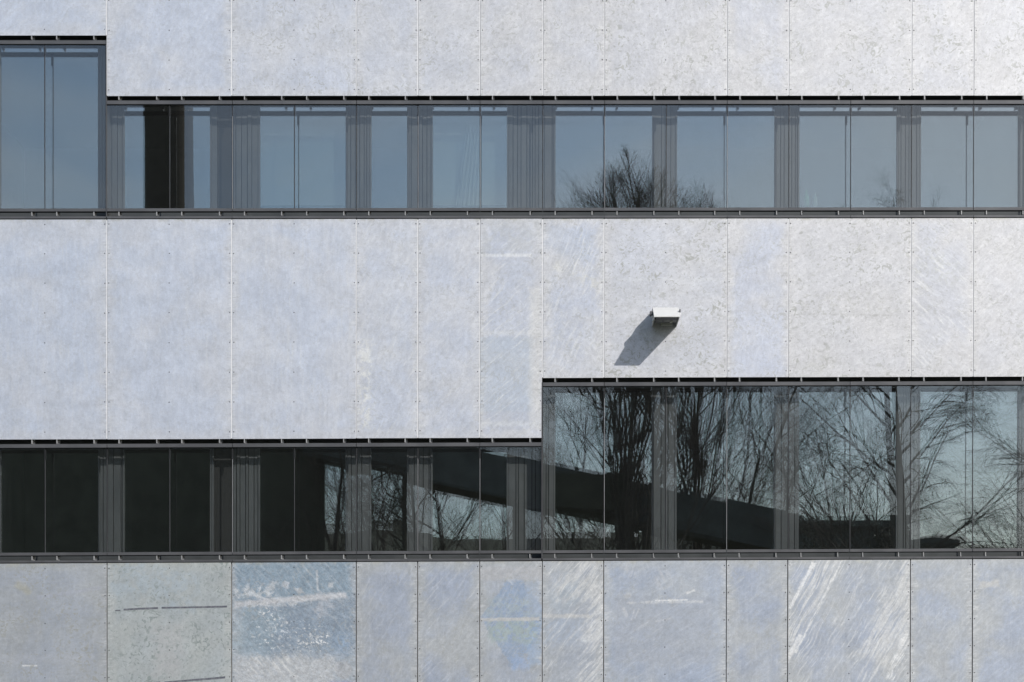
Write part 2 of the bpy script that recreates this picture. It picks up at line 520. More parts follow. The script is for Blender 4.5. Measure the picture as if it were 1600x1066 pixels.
def look(pan):
    row, i = pan[0], pan[1]
    F = lambda *a, **k: ft(pan, *a, **k)
    d = dict(blue=0.55, spot=0.25, brush=0.12, angle=55, scratch=0.0, drip=0.35)
    t = max(0.0, min(1.0, (i - 1.5) / 8.0)) if row == 2 else max(0.0, min(1.0, (i - 0.5) / 6.0))
    d['contrast'] = 0.60 + 0.22 * t
    d['warm'] = tuple(a + (c - a) * t for a, c in zip((0.64, 0.66, 0.71), (0.605, 0.602, 0.612)))
    d['tint'] = tuple(a + (c - a) * t for a, c in zip((0.68, 0.70, 0.74), (0.575, 0.582, 0.62)))
    if row == 1:
        d.update(blue=(0.9, 0.9, 0.85, 0.6, 0.45, 0.4, 0.4, 0.35, 0.25, 0.45, 0.2, 0.25, 0.15)[i],
                 spot=(0.1, 0.15, 0.15, 0.4, 0.4, 0.45, 0.4, 0.45, 0.6, 0.3, 0.5, 0.6, 0.5)[i], brush=0.18, angle=20 + 23 * (i % 5))
    elif row == 2:
        d.update(blue=(0.9, 0.95, 0.85, 0.85, 0.8, 0.8, 0.85, 0.9, 0.35, 0.75, 0.15, 0.4, 0.2)[i],
                 spot=(0.1, 0.1, 0.1, 0.12, 0.2, 0.2, 0.25, 0.3, 0.6, 0.35, 0.55, 0.35, 0.35)[i],
                 drip=(0.5, 0.8, 0.6, 0.8, 0.5, 0.6, 0.4, 0.4, 0.2, 0.3, 0.1, 0.2, 0.1)[i],
                 brush=(0.1, 0.1, 0.1, 0.12, 0.35, 0.25, 0.5, 0.65, 0.12, 0.2, 0.2, 0.6, 0.3)[i],
                 angle=(60, 80, 85, 80, 60, 50, 40, 65, 10, 70, 20, -42, 40)[i])
        if i == 4:
            d['feats'] = (F(570, 600, 10, 70, 0, (0.85, 0.84, 0.78), 0.6, 8, 12, 9, 0.45), F(615, 480, 24, 110, -20, PALE, 0.25, 14, 20, 4, 0.45))
        if i == 6:
            d['feats'] = (F(800, 368, 46, 24, 0, (0.50, 0.51, 0.51), 0.45, 3, 4, 5, 0.4), F(790, 399, 40, 2.2, 0, WHITE, 0.55, 2, 2),
                          F(792, 520, 40, 3.5, 0, PALE, 0.5, 2.5, 3), F(790, 585, 42, 58, 0, (0.47, 0.53, 0.60), 0.5, 3, 3),
                          F(836, 560, 9, 110, 0, (0.70, 0.69, 0.66), 0.5, 5, 6), F(800, 662, 46, 4, 0, PALE, 0.5, 3, 4))
        if i == 7:
            d['feats'] = (F(890, 378, 36, 22, -12, (0.50, 0.55, 0.64), 0.45, 8, 14), F(900, 430, 36, 6, -24, (0.66, 0.65, 0.60), 0.6, 6, 10, 10, 0.42),
                          F(895, 520, 36, 60, 60, PALE, 0.35, 14, 16, 14, 0.46))
        if i == 8:
            d['feats'] = (F(1045, 437, 80, 2.0, 0, PALE, 0.35, 2, 3), F(1000, 380, 40, 40, 0, (0.60, 0.62, 0.68), 0.35, 14, 20))
        if i == 9:
            d['feats'] = (F(1185, 540, 40, 55, 0, (0.56, 0.60, 0.70), 0.5, 14, 14), F(1190, 372, 26, 24, 0, (0.60, 0.63, 0.70), 0.4, 10, 12))
        if i == 10:
            d['feats'] = (F(1330, 476, 78, 20, 0, (0.47, 0.47, 0.45), 0.6, 6, 14, 22, 0.52), F(1320, 493, 74, 1.6, -1, (0.40, 0.40, 0.39), 0.5, 1.5, 2, 12, 0.42),
                          F(1275, 575, 26, 16, 40, (0.50, 0.50, 0.47), 0.4, 8, 12, 14, 0.45))
        if i == 11:
            d['feats'] = (F(1470, 420, 34, 18, -30, (0.49, 0.50, 0.48), 0.5, 8, 14, 16, 0.45),)
    else:
        d.update(tint=(0.45, 0.482, 0.54), warm=(0.47, 0.49, 0.508))  # bottom course darker and bluer: its weaker sun sheen put into the colour
        d.update(blue=(0.6, 0.45, 0.35, 0.8, 0.8, 0.9, 0.6, 0.55, 1.0, 0.9, 0.9, 0.8, 0.8)[i],
                 spot=(0.6, 0.7, 0.75, 0.3, 0.25, 0.3, 0.3, 0.2, 0.2, 0.25, 0.2, 0.25, 0.2)[i],
                 brush=(0.1, 0.1, 0.08, 0.3, 0.25, 0.3, 0.2, 0.6, 0.2, 0.2, 0.55, 0.25, 0.2)[i],
                 angle=(10, 5, 30, 75, 60, 50, 55, 52, 30, 40, 58, 50, 40)[i])
        if i == 1:
            d['feats'] = (F(108, 922, 50, 2.5, 9, (0.47, 0.49, 0.55), 0.7, 2, 2), F(46, 1036, 12, 1.2, 0, WHITE, 0.9, 1, 1),
                          F(70, 1025, 75, 6, 0, (0.52, 0.54, 0.58), 0.4, 4, 6), F(36, 915, 14, 5, -35, (0.50, 0.48, 0.38), 0.6, 4, 5))
        if i == 2:
            d.update(tint=(0.47, 0.51, 0.52), warm=(0.50, 0.525, 0.515), spotcol=(0.33, 0.37, 0.36))
            d['feats'] = (F(240, 910, 70, 30, -12, (0.47, 0.55, 0.62), 0.45, 10, 16, 7, 0.42), F(262, 1015, 22, 40, 0, (0.56, 0.54, 0.53), 0.4, 12, 18))
        if i == 3:
            d.update(tint=(0.42, 0.475, 0.535), warm=(0.44, 0.485, 0.53), contrast=1.5, brush=0.25, angle=-50)
            d['feats'] = (F(458, 905, 90, 30, 2, (0.29, 0.375, 0.45), 0.9, 6, 10), F(470, 975, 88, 42, 0, (0.28, 0.345, 0.42), 0.85, 8, 14),
                          F(400, 985, 34, 40, -20, (0.37, 0.46, 0.51), 0.5, 12, 16), F(398, 925, 34, 14, 4, PALE, 0.8, 8, 14, 9, 0.45),
                          F(455, 935, 88, 4.5, 5, (0.66, 0.655, 0.665), 0.85, 3, 5), F(440, 943, 50, 3, 4, PALE, 0.7, 3, 6, 12, 0.45), F(500, 945, 20, 14, 40, (0.55, 0.56, 0.59), 0.6, 8, 12, 10, 0.45),
                          F(447, 911, 7, 7, 20, (0.60, 0.62, 0.65), 0.8, 2, 3, 0, 0, 'diamond'), F(468, 921, 9, 4.5, -25, (0.64, 0.65, 0.67), 0.8, 1.5, 2, 0, 0, 'diamond'), F(517, 912, 6, 5, 45, PALE, 0.75, 2, 3, 0, 0, 'diamond'),
                          F(496, 905, 1.3, 16, 4, PALE, 0.6, 1, 2), F(430, 968, 14, 26, 40, WHITE, 1.0, 8, 12, 26, 0.52), F(450, 995, 56, 28, 0, WHITE, 1.0, 10, 14, 30, 0.56), F(490, 1000, 26, 8, 10, WHITE, 1.0, 5, 8, 24, 0.50),
                          F(445, 1050, 78, 25, 0, (0.60, 0.61, 0.62), 0.85, 6, 14), F(430, 1038, 40, 18, 0, (0.72, 0.72, 0.71), 0.8, 6, 12, (-52, 4, 30), 0.48),
                          F(537, 1045, 13, 15, 0, (0.50, 0.50, 0.51), 0.7, 3, 5, 0, 0, 'round'), F(535, 1004, 14, 14, 0, (0.35, 0.45, 0.58), 0.6, 8, 10), F(545, 1066, 30, 4, 0, (0.36, 0.39, 0.55), 0.6, 3, 5))
        if i == 6:
            d['feats'] = (F(806, 967, 54, 80, 0, (0.345, 0.425, 0.55), 0.95, 2, 7, shape='diamond'),
                          F(834, 930, 11, 30, 0, (0.44, 0.50, 0.585), 0.7, 4, 8), F(836, 1005, 11, 34, 0, (0.35, 0.46, 0.62), 0.6, 4, 10),
                          F(802, 985, 38, 18, 0, (0.41, 0.48, 0.47), 0.9, 7, 12, 14, 0.40), F(796, 948, 34, 13, 0, (0.44, 0.50, 0.51), 0.65, 7, 12, 14, 0.42),
                          F(812, 1036, 14, 9, 0, (0.36, 0.46, 0.64), 0.6, 4, 8), F(800, 896, 50, 11, 0, (0.51, 0.515, 0.53), 0.9, 4, 4),
                          F(797, 967.5, 46, 2.6, 1, (0.58, 0.575, 0.56), 0.95, 1.5, 2), F(802, 903, 6, 14, -30, PALE, 0.5, 4, 6, (-50, 4, 30), 0.45))
        if i == 7:
            d['brush'] = 0.7
            d['feats'] = (F(884, 932, 28, 22, 40, (0.44, 0.495, 0.555), 0.7, 9, 12, 14, 0.38), F(882, 986, 32, 20, 0, (0.43, 0.49, 0.58), 0.7, 9, 12, (52, 4, 26), 0.40),
                          F(882, 963, 40, 3.0, 0, (0.60, 0.595, 0.58), 0.85, 2, 3), F(930, 990, 16, 90, -8, (0.72, 0.72, 0.71), 0.75, 8, 14, (50, 3, 24), 0.42),
                          F(905, 905, 40, 34, 0, (0.68, 0.68, 0.67), 0.8, 12, 14, (52, 3, 26), 0.44))
        if i == 8:
            d.update(tint=(0.45, 0.485, 0.54), warm=(0.47, 0.50, 0.54))
            d['feats'] = (F(1038, 985, 76, 52, 0, (0.425, 0.455, 0.51), 0.6, 3, 6), F(1040, 942, 60, 1.8, 1, (0.64, 0.65, 0.66), 0.8, 1.5, 3, 16, 0.40), F(1050, 939, 26, 1.2, 1, WHITE, 0.75, 1, 2),
                          F(978, 958, 2.5, 8, 25, (0.62, 0.63, 0.65), 0.6, 1.5, 3), F(990, 962, 1.3, 9, -15, (0.64, 0.65, 0.67), 0.6, 1, 2), F(996, 960, 1.2, 8, -25, (0.64, 0.65, 0.67), 0.6, 1, 2), F(982, 932, 5, 4, 20, (0.60, 0.61, 0.62), 0.7, 2, 3, 0, 0, 'round'),
                          F(1080, 926, 7, 1.6, 20, WHITE, 0.6, 1, 2), F(1037, 970, 12, 1.1, 12, (0.62, 0.63, 0.65), 0.6, 1, 1), F(1034, 905, 10, 14, -30, (0.60, 0.61, 0.63), 0.5, 5, 8, (-60, 4, 34), 0.45),
                          F(985, 895, 10, 16, 15, (0.60, 0.61, 0.63), 0.5, 5, 8, (70, 4, 34), 0.45))
        if i == 10:
            d['scratch'] = 0.35
            d['feats'] = (F(1262, 930, 24, 80, -27, (0.70, 0.70, 0.69), 0.8, 8, 10, (62, 2.2, 36), 0.45), F(1300, 960, 30, 90, -27, (0.62, 0.63, 0.65), 0.6, 12, 14, (62, 2.0, 44), 0.48),
                          F(1254, 918, 2.4, 40, -28, (0.86, 0.86, 0.85), 0.75, 1.5, 3.5), F(1284, 944, 1.6, 88, -27, WHITE, 0.75, 1.5, 3, (62, 1.5, 30), 0.36), F(1243, 1012, 3.2, 20, -30, WHITE, 0.7, 2, 3.5),
                          F(1405, 960, 26, 86, -27, (0.70, 0.70, 0.69), 0.7, 10, 14, (60, 2.4, 34), 0.40), F(1407, 1028, 7, 40, -22, (0.84, 0.84, 0.83), 0.8, 5, 8, (62, 3, 30), 0.40))
        if i == 12:
            d['feats'] = (F(1548, 917, 16, 5, 4, (0.62, 0.60, 0.55), 0.6, 3, 4),)
    d['seed'] = row * 17.3 + i * 3.9
    return d

panel_objs = {}
for pan in ROWS:
    row, i, u0, u1, v0, v1 = pan
    gap = 0.82
    e0, e1 = rng.uniform(-.14, .14), rng.uniform(-.14, .14)
    cu, cv = (u0 + u1) / 2, (v0 + v1) / 2
    pm_ = zinc('weathered_zinc', (u1 - u0) / 2 / S, (v1 - v0) / 2 / S, **look(pan))
    jit = tilt(0.0010)
    mb = MB().box(u0 + gap + e0, u1 - gap + e1, v0 + rng.uniform(-.2, .2), v1 + rng.uniform(-.25, .25), 0.0, 0.004, jit)
    org = P(cu, cv, 0.0)
    po = mb.build('cladding_panel', pm_, bld, origin=org)
    panel_objs[(row, i)] = po
    # rivets, joined per sheet
    rv = MB()
    step = 46.3 if row < 3 else 42.5
    if row == 1:
        ys = [140.0 - step * k for k in range(0, 8)]
        if v1 < 100: ys = [46.4 - step * k for k in range(0, 6)]
    elif row == 2:
        ys = [349.5] + [395.0 + step * k for k in range(0, 7)]
    else:
        ys = [885.0 + step * k for k in range(0, 8)]
    ys = [y for y in ys if v0 + 3 < y < v1 - 3]
    xs = [u0 + 3.3, u1 - 3.3] + ([cu] if u1 - u0 > 150 else [])
    for x in xs:
        for y in ys:
            p = P(x + rng.uniform(-.3, .3), y + rng.uniform(-.4, .4), 0.0)
            rv.disc((p.x, -0.0005, p.z), 0.0070, 0.004, 8)
    tag(rv.build('rivet', M['rivet'], po), kind='stuff')

# joint strips behind the open joints
for row, v0, v1 in ((1, ROW1_T, None), (2, V2T, None), (3, V3T, ROW3_B)):
    for k, u in enumerate(JT):
        if row == 1: vb = V1A if u < 160 else V1B
        elif row == 2: vb = V2A if u < 840 else V2B
        else: vb = v1
        y = 0.005 if row < 3 else 0.011
        ul = 0.2 if (row, u) == (1, 167) else 5
        MB().box(u - ul, u + 5, v0 + 1, vb - 0.6, y, y + 0.006).build('joint_strip', M['alu'] if row < 3 else M['alu_dirty'], bld)

MB().box(162, 167.1, ROW1_T + 1, V1A - 0.6, 0.0052, 0.011).build('joint_strip', M['alu'], bld)

# carcass behind the sheets (dark lined, the floor slabs run back into the house)
def carcass(u0, u1, v0, v1):
    MB().box(u0, u1, v0 + 2, v1 - 1.5, 0.032, 0.30).build('spandrel_wall', M['dark'], bld)
carcass(UL, 166, ROW1_T, V1A); carcass(166.01, UR, ROW1_T, V1B)
carcass(UL, 847, V2T, V2A); carcass(847.01, UR, V2T, V2B)
carcass(UL, UR, V3T, ROW3_B)
xl, xr = P(UL, 500).x, P(UR, 500).x
def zz(v): return ZC + (VC - v) / S
# rooms
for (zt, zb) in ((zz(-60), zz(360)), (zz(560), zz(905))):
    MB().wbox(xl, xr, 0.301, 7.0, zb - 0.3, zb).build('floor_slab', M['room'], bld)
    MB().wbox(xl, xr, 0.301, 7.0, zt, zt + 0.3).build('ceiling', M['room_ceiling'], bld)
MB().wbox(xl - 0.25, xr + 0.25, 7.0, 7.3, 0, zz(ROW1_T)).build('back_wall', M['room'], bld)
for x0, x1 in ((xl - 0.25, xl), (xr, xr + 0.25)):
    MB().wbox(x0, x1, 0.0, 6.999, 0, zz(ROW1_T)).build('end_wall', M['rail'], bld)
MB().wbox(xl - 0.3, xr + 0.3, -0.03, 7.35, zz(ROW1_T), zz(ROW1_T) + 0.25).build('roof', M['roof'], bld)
MB().wbox(xl, xr, 0.05, 0.3, 0, zz(ROW3_B) - 0.004).build('plinth', M['rail'], bld)
for xc_ in (-5.3, -1.0, 4.9):
    pass

# window bands ---------------------------------------------------------------
# windows seen in both bands (apparent edges in the photograph)
WIN = [(-205, -40), (1.0, 153), (194, 328), (406, 540), (580, 636), (676, 792), (868, 1019), (1058, 1210), (1249, 1401), (1439, 1591), (1628, 1700)]
MODS = [-221, -124, -27, 70, 167, 265, 363, 460, 557, 653, 750, 848, 944.5, 1041, 1136, 1232.5, 1329, 1424, 1521, 1617, 1713]
RAILJ = {-221, -27, 167, 363, 557, 750, 848, 944.5, 1136, 1329, 1521, 1713}
YI = 0.20
bracket_mesh = {}
def bracket(u, v0, v1, tall=True):
    key = round(v1 - v0, 1)
    if key not in bracket_mesh:
        mb = MB()
        h = (v1 - v0) / S / 2
        mb.wbox(-0.006, 0.006, -0.028, 0.05, -h, h)
        mb.wbox(0.006, 0.022, 0.02, 0.05, -h, h)
        o = mb.build('bracket', M['bracket'], bld, origin=Vector((0, 0, 0)))
        bracket_mesh[key] = o.data
    else:
        o = bpy.data.objects.new('bracket', bracket_mesh[key]); COL.objects.link(o); o.parent = bld
    o.location = P(u, (v0 + v1) / 2, 0.03) - bld.location

def band(u0, u1, vt, vb):
    gt, gb = vt + 14.0, vb - 17.0
    js = [m for m in MODS if u0 - 3 <= m <= u1 + 3]
    if abs(js[0] - u0) > 3: js = [u0] + js
    if abs(js[-1] - u1) > 3: js = js + [u1]
    js[0] = u0; js[-1] = u1
    # outer panes and their joints
    for a, c in zip(js[:-1], js[1:]):
        jit = tilt(0.0014)
        MB().box(a + 0.6, c - 0.6, gt - 2, gb + 2, 0.012, 0.020, jit).build('glass_pane', M['outer_glass'], bld)
    for j in js[1:-1]:
        MB().box(j - 0.65, j + 0.65, gt - 1.5, gb + 1.5, 0.014, 0.026).build('pane_gasket', M['gasket'], bld)
        MB().box(j + 0.1, j + 0.6, gt + 18, gb + 4, 0.009, 0.0135).build('pane_edge_trim', M['trim_sunlit' if j in (944.5, 750, 653, 1136, 363) else 'rail'], bld)  # some joints get the painted sunlit edge, the rest stay dark
        MB().box(j - 1.7, j + 1.7, gt - 1.5, gt + 17, 0.0265, 0.05).build('pane_clamp', M['gasket'], bld)
    # rails
    rj = [j for j in js if j in RAILJ or j in (u0, u1)]
    for a, c in zip(rj[:-1], rj[1:]):
        MB().box(a + 0.45, c - 0.45, vt + 7.3, vt + 12.9, -0.004, 0.04).build('lintel_rail', M['rail'], bld)
        MB().box(a + 0.45, c - 0.45, vt + 12.9, vt + 14.2, 0.006, 0.04).build('lintel_bead', M['gasket'], bld)
        MB().box(a + 0.45, c - 0.45, gb + 0.2, gb + 4.6, -0.004, 0.04).build('sill_rail', M['rail'], bld)
        MB().box(a + 0.45, c - 0.45, gb + 4.6, gb + 5.8, 0.008, 0.04).build('sill_bead', M['gasket'], bld)
        MB().box(a + 0.3, c - 0.3, vb - 4.6, vb - 1.3, -0.010, 0.08).build('flashing', M['rail'], bld)
        MB().box(a + 0.3, c - 0.3, vb - 1.3, vb + 2.5, 0.006, 0.03).build('flashing_shadow', M['gasket'], bld)  # black strip standing in for the shadow line under the flashing
    for m in MODS:
        for d in (-19.5, 19.5):
            if u0 + 1 < m + d < u1 - 1:
                bracket(m + d, vt - 1.0, vt + 7.3)
                bracket(m + d, gb + 6.0, vb - 4.6)
    # inner skin: head, sill, windows, piers
    a0, a1 = u0, u1
    MB().box(a0, a1, vt - 14, vt + 14, YI - 0.015, YI + 0.08).build('head_panel', M['pier'], bld)
    MB().box(a0, a1, gb + 3, vb + 9, YI - 0.015, YI + 0.08).build('sill_panel', M['pier'], bld)
    MB().box(a0, a1, vb + 1.5, vb + 4, 0.03, YI - 0.016).build('cavity_floor', M['rail'], bld)
    wl = [w for w in WIN if w[0] >= u0 - 4 and w[1] <= u1 + 4]
    edges = [a0]
    for a, c in wl:
        wt, wb = vt + 14.0, gb + 3
        f = MB()
        f.box(a - 2.5, a, wt, wb, YI - 0.012, YI + 0.07)
        f.box(c, c + 2.5, wt, wb, YI - 0.012, YI + 0.07)
        f.box(a, c, wt, wt + 1.6, YI - 0.012, YI + 0.07)
        f.box(a, c, wb - 3, wb, YI - 0.012, YI + 0.07)
        wo = f.build('window', M['pier'], bld)
        jit = tilt(0.0018)
        MB().box(a, c, wt + 1.6, wb - 3, YI + 0.004, YI + 0.014, jit).build('pane', M['inner_glass_wavy' if a == 194 else 'inner_glass'], wo)
        edges += [a - 2.5, c + 2.5]
    edges.append(a1)
    for k in range(0, len(edges), 2):
        a, c = edges[k], edges[k + 1]
        if c - a < 2: continue
        wt, wb = vt + 14, gb + 3
        MB().box(a, c, wt, wb, YI + 0.02, YI + 0.07).build('pier_panel', M['dark'], bld)
        x = a
        while x < c - 1.5:
            w = min(rng.choice((4.0, 5.5, 7.0, 9.0, 12.0)), c - x)
            if c - (x + w) < 2.5: w = c - x
            if not (336 < x + w / 2 < 364):
                yy = YI - rng.choice((0.0, 0.004, 0.008, 0.014))
                MB().box(x + 0.55, x + w - 0.55, wt, wb, yy, YI + 0.019).build('pier_slat', M['pier'], bld)
            x += w

band(UL, 165.6, V1A, V2T)
band(166.6, UR, V1B, V2T)
band(UL, 846.6, V2A, V3T)
band(848.2, UR, V2B, V3T)
# posts that close the cavity at the two steps
MB().box(165.6, 166.6, V1A + 7, V2T - 4, 0.0, YI).build('cavity_post', M['rail'], bld)
MB().box(846.7, 848.1, V2B + 7, V3T - 4, -0.002, YI).build('cavity_post', M['rail'], bld)

# tape marks on the lower sheet
tm, b = new_mat('tape_residue')
tc = b.n('TexCoord').outputs['Object']
nn = b.noise(tc, 14, 5, 0.7)
pr = b.principled(b.mix(b.ramp(nn, 0.35, 0.7), (0.10, 0.105, 0.13), (0.22, 0.23, 0.25)), 0.75, 0.1)
pp = panel_objs[(3, 2)]
def tape(pts, w):
    mb = MB()
    for (ua, va), (ub, vb_) in zip(pts[:-1], pts[1:]):
        k = len(mb.v)
        for (u, v, sg) in ((ua, va, 1), (ub, vb_, 1), (ub, vb_, -1), (ua, va, -1)):
            ww = w * rng.uniform(0.8, 1.15)
            p = P(u, v + sg * ww); mb.v.append(Vector((p.x, -0.0022, p.z)))
        for q in list(mb.v[k:k + 4]): mb.v.append(Vector((q.x, -0.0002, q.z)))
        mb.f += [tuple(k + t for t in f) for f in ((0, 1, 2, 3), (7, 6, 5, 4), (0, 4, 5, 1), (2, 6, 7, 3), (1, 5, 6, 2), (0, 3, 7, 4))]
    mb.build('tape_mark', tm, pp)
tape([(180, 951), (188, 950.5)], 1.0)
tape([(193, 949.5), (215, 948.3), (247, 947.2)], 1.4)
tape([(252.5, 946.8), (300, 946.3), (355, 945.6)], 1.5)
tape([(203, 1068), (230, 1065), (250, 1063)], 1.4)
tape([(257, 1063), (300, 1060), (352, 1055.5)], 1.6)

# ------------------------------------------------------------------ security camera
wp = simple('white_powder_coat', (0.66, 0.66, 0.64), 0.4, 0.0, 0.04, 8)
gp = simple('grey_plastic', (0.10, 0.10, 0.105), 0.5)
cx = P(1042, 490).x
seccam = empty('security_camera', (cx, 0, P(1042, 498).z),
               'white security camera tilted down on the zinc wall, casting a long slanting shadow', 'camera')
def PD(u, v, y):                                    # point that shows at (u, v) and stands y (negative) before the wall
    u, v = warp(u, v)
    k = 1 + y / DIST
    return Vector((XC + (u - UC) / S * k, y, ZC + (VC - v) / S * k))
def slab(pts_top, pts_bot):
    mb = MB(); n = len(pts_top)
    mb.v = list(pts_top) + list(pts_bot)
    mb.f = [tuple(range(n)), tuple(reversed(range(n, 2 * n)))] + [(j, i, n + i, n + j) for i in range(n) for j in ((i + 1) % n,)]
    return mb
FD, BD = -0.50, -0.217
# sloping sunshield: back edge high near the wall, front edge low
tl, tr_ = PD(1022.3, 481.2, BD), PD(1059.5, 481.2, BD)
mr = PD(1064.2, 490.0, (FD + BD) / 2 - 0.04)
br_, bl_ = PD(1062.5, 494.2, FD), PD(1022.5, 494.2, FD)
xL, xR = bl_.x, br_.x
zt, zb = tl.z, bl_.z - 0.012
th = 0.010
side = [(-0.004, zt), (BD, zt), (FD, zb + 0.012), (FD, zb), (-0.004, zb)]
MB().xprism(side, xL, xL + th).build('cheek', wp, seccam)
MB().xprism(side, xR - th, xR).build('cheek', wp, seccam)
# sloping sunshield and the flat hood behind it
def on_slope(x, t):                                  # t = 0 at the back edge, 1 at the front lip
    return Vector((x, BD + (FD - 0.004 - BD) * t, zt + (zb + 0.012 - zt) * t))
top = [on_slope(xL - .003, 1), on_slope(xR, 1), on_slope(xR + .018, .62), on_slope(xR + .003, 0), on_slope(xL - .003, 0)]
slab(top, [p + Vector((0, 0, -0.015)) for p in top]).build('sunshield', wp, seccam, bevel=0.002)
MB().xprism([(-0.004, zt + 0.001), (BD, zt + 0.001), (BD, zt - 0.010), (-0.004, zt - 0.010)], xL - 0.003, xR + 0.003).build('hood', wp, seccam)
MB().wbox(xR + 0.004, xR + 0.018, (FD + BD) / 2 - 0.03, (FD + BD) / 2 + 0.05, (zt + zb) / 2 - 0.01, (zt + zb) / 2 + 0.03).build('latch', gp, seccam)
# housing inside the shield
MB().xprism([(FD + 0.02, zb + 0.004), (FD + 0.16, zb + 0.075), (BD, zb + 0.10), (BD + 0.06, zb + 0.01), (FD + 0.12, zb - 0.012)], xL + 0.025, xR - 0.025).build('housing', gp, seccam, bevel=0.004)
h_bot = [Vector((xL + .03, FD + .03, zb - .002)), Vector((xR - .03, FD + .03, zb - .002))]
# lens window at the front end
f0, f1 = h_bot[0], h_bot[1]
MB().wbox(f0.x + .05, f1.x - .05, f0.y - .02, f0.y - .004, f0.z - .004, f0.z + .006).build('lens_window', M['gasket'], seccam)
# wall plate, arm, cable gland
zc_ = tl.z - 0.09
MB().wbox(cx - .07, cx + .07, -0.02, -0.0005, zc_ - .08, zc_ + .06).build('wall_plate', wp, seccam, bevel=0.004)
MB().tube([Vector((cx, -0.02, zc_)), Vector((cx, -0.14, zc_ - .005)), Vector((cx, -0.23, zc_ - .02))], [.028, .028, .03], 10).build('arm', gp, seccam)
e0 = PD(1018.5, 490.5, -0.30)
MB().wbox(e0.x - .022, e0.x + .022, -0.33, -0.24, e0.z - .022, e0.z + .024).build('pivot', gp, seccam, bevel=0.004)
k0 = PD(1019, 495.5, -0.33)
MB().tube([k0 + Vector((0, 0.03, 0)), k0 + Vector((0, -0.02, 0))], [.011, .011], 8).build('knob', wp, seccam)
for (ua, va, ub, vb_) in ((1019, 503, 1024, 500), (1025, 501, 1034, 502), (1038, 501.5, 1051, 502), (1047, 505, 1052, 502)):
    p0, p1 = PD(ua, va, -0.32), PD(ub, vb_, -0.32)
    MB().tube([p0, p1], [.008, .008], 6).build('bracket_rod', wp, seccam)

# ------------------------------------------------------------------ bottles on the sill inside
def bottle(u, v, h, r, mat, label):
    p = P(u, v, YI + 0.12)
    o = MB().lathe([(r * .9, 0), (r, h * .04), (r, h * .55), (r * .8, h * .66), (r * .34, h * .76), (r * .32, h * .94), (r * .4, h * .95), (r * .4, h)],
                   (p.x, p.y, p.z), 14).build('bottle', mat, None, origin=p, smooth=True)
    tag(o, label, 'bottle')
    return p
gb1 = simple('green_bottle', (0.10, 0.42, 0.22), 0.15, 0.0, 0.1)
gb2 = simple('pale_bottle', (0.55, 0.62, 0.60), 0.15, 0.0, 0.1)
pz = bottle(1260, 324, 0.21, 0.036, gb1, 'green bottle on the window sill at the left edge of the upper window')
bottle(1274, 324, 0.18, 0.026, gb2, 'slim pale bottle on the sill just right of the green bottle')
MB().box(1249, 1401, 324, 326.5, YI + 0.08, YI + 0.24).build('window_sill', M['room_ceiling'], bld)

# ------------------------------------------------------------------ blinds and a curtain inside the upper windows
bm1 = simple('pale_blind_fabric', (0.50, 0.51, 0.52), 0.9, 0, 0.06, 2)
bm2 = simple('grey_blind_fabric', (0.36, 0.38, 0.37), 0.9, 0, 0.06, 2)
for (u0, u1, mt, lab) in ((676, 792, bm1, 'pale roller blind behind the upper window with the curtain'),
                          (406, 540, bm2, 'grey roller blind behind the wide upper window right of the chimney reflection')):
    p = P((u0 + u1) / 2, 170, YI + 0.16)
    rb = empty('roller_blind', p, lab, 'blind', 'roller blinds in the upper windows')
    MB().box(u0 + 1, u1 - 1, 176, 322, YI + 0.158, YI + 0.160).build('blind_sheet', mt, rb)
    a, c = P(u0 + 1, 173, YI + 0.165), P(u1 - 1, 173, YI + 0.165)
    MB().tube([a, c], [.022, .022], 10).build('roller', M['pier'], rb)
    MB().box(u0 + 1, u1 - 1, 320.5, 323.5, YI + 0.152, YI + 0.166).build('bottom_bar', M['pier'], rb)
cm = simple('white_curtain_fabric', (0.52, 0.53, 0.52), 0.9, 0, 0.05, 3)
cb = MB(); NC = 40
for side in (0, 1):
    for v in (196, 240, 285, 321):
        for k in range(NC + 1):
            t = k / NC; f = (v - 196) / 125.0
            u = 712 + (1 - f) * 18 + t * (34 - 10 * (1 - f))
            q = P(u, v, YI + 0.10 + 0.018 * math.sin(t * 32) + 0.002 * side); cb.v.append(q)
W_ = NC + 1
for side in (0, 1):
    for r_ in range(3):
        for k in range(NC):
            a = side * 4 * W_ + r_ * W_ + k
            cb.f.append((a, a + W_, a + W_ + 1, a + 1) if side == 0 else (a, a + 1, a + W_ + 1, a + W_))
cu = cb.build('curtain', cm, None, smooth=True)
tag(cu, 'gathered white curtain hanging behind the bright upper window left of centre', 'curtain')

# ------------------------------------------------------------------ what stands opposite (seen mirrored in the glass)
def E(u, v, T):
    """a point T metres in front of the facade whose mirror image shows at (u, v)"""
    k = (DIST + T) / FPX
    return Vector((XC + (u - UC) * k, -T, ZC + (VC - v) * k))

bark = simple('dark_bark', (0.085, 0.072, 0.058), 0.9, 0, 0.3, 8)
twig = simple('twig_bark', (0.10, 0.08, 0.064), 0.9, 0, 0.3, 8)

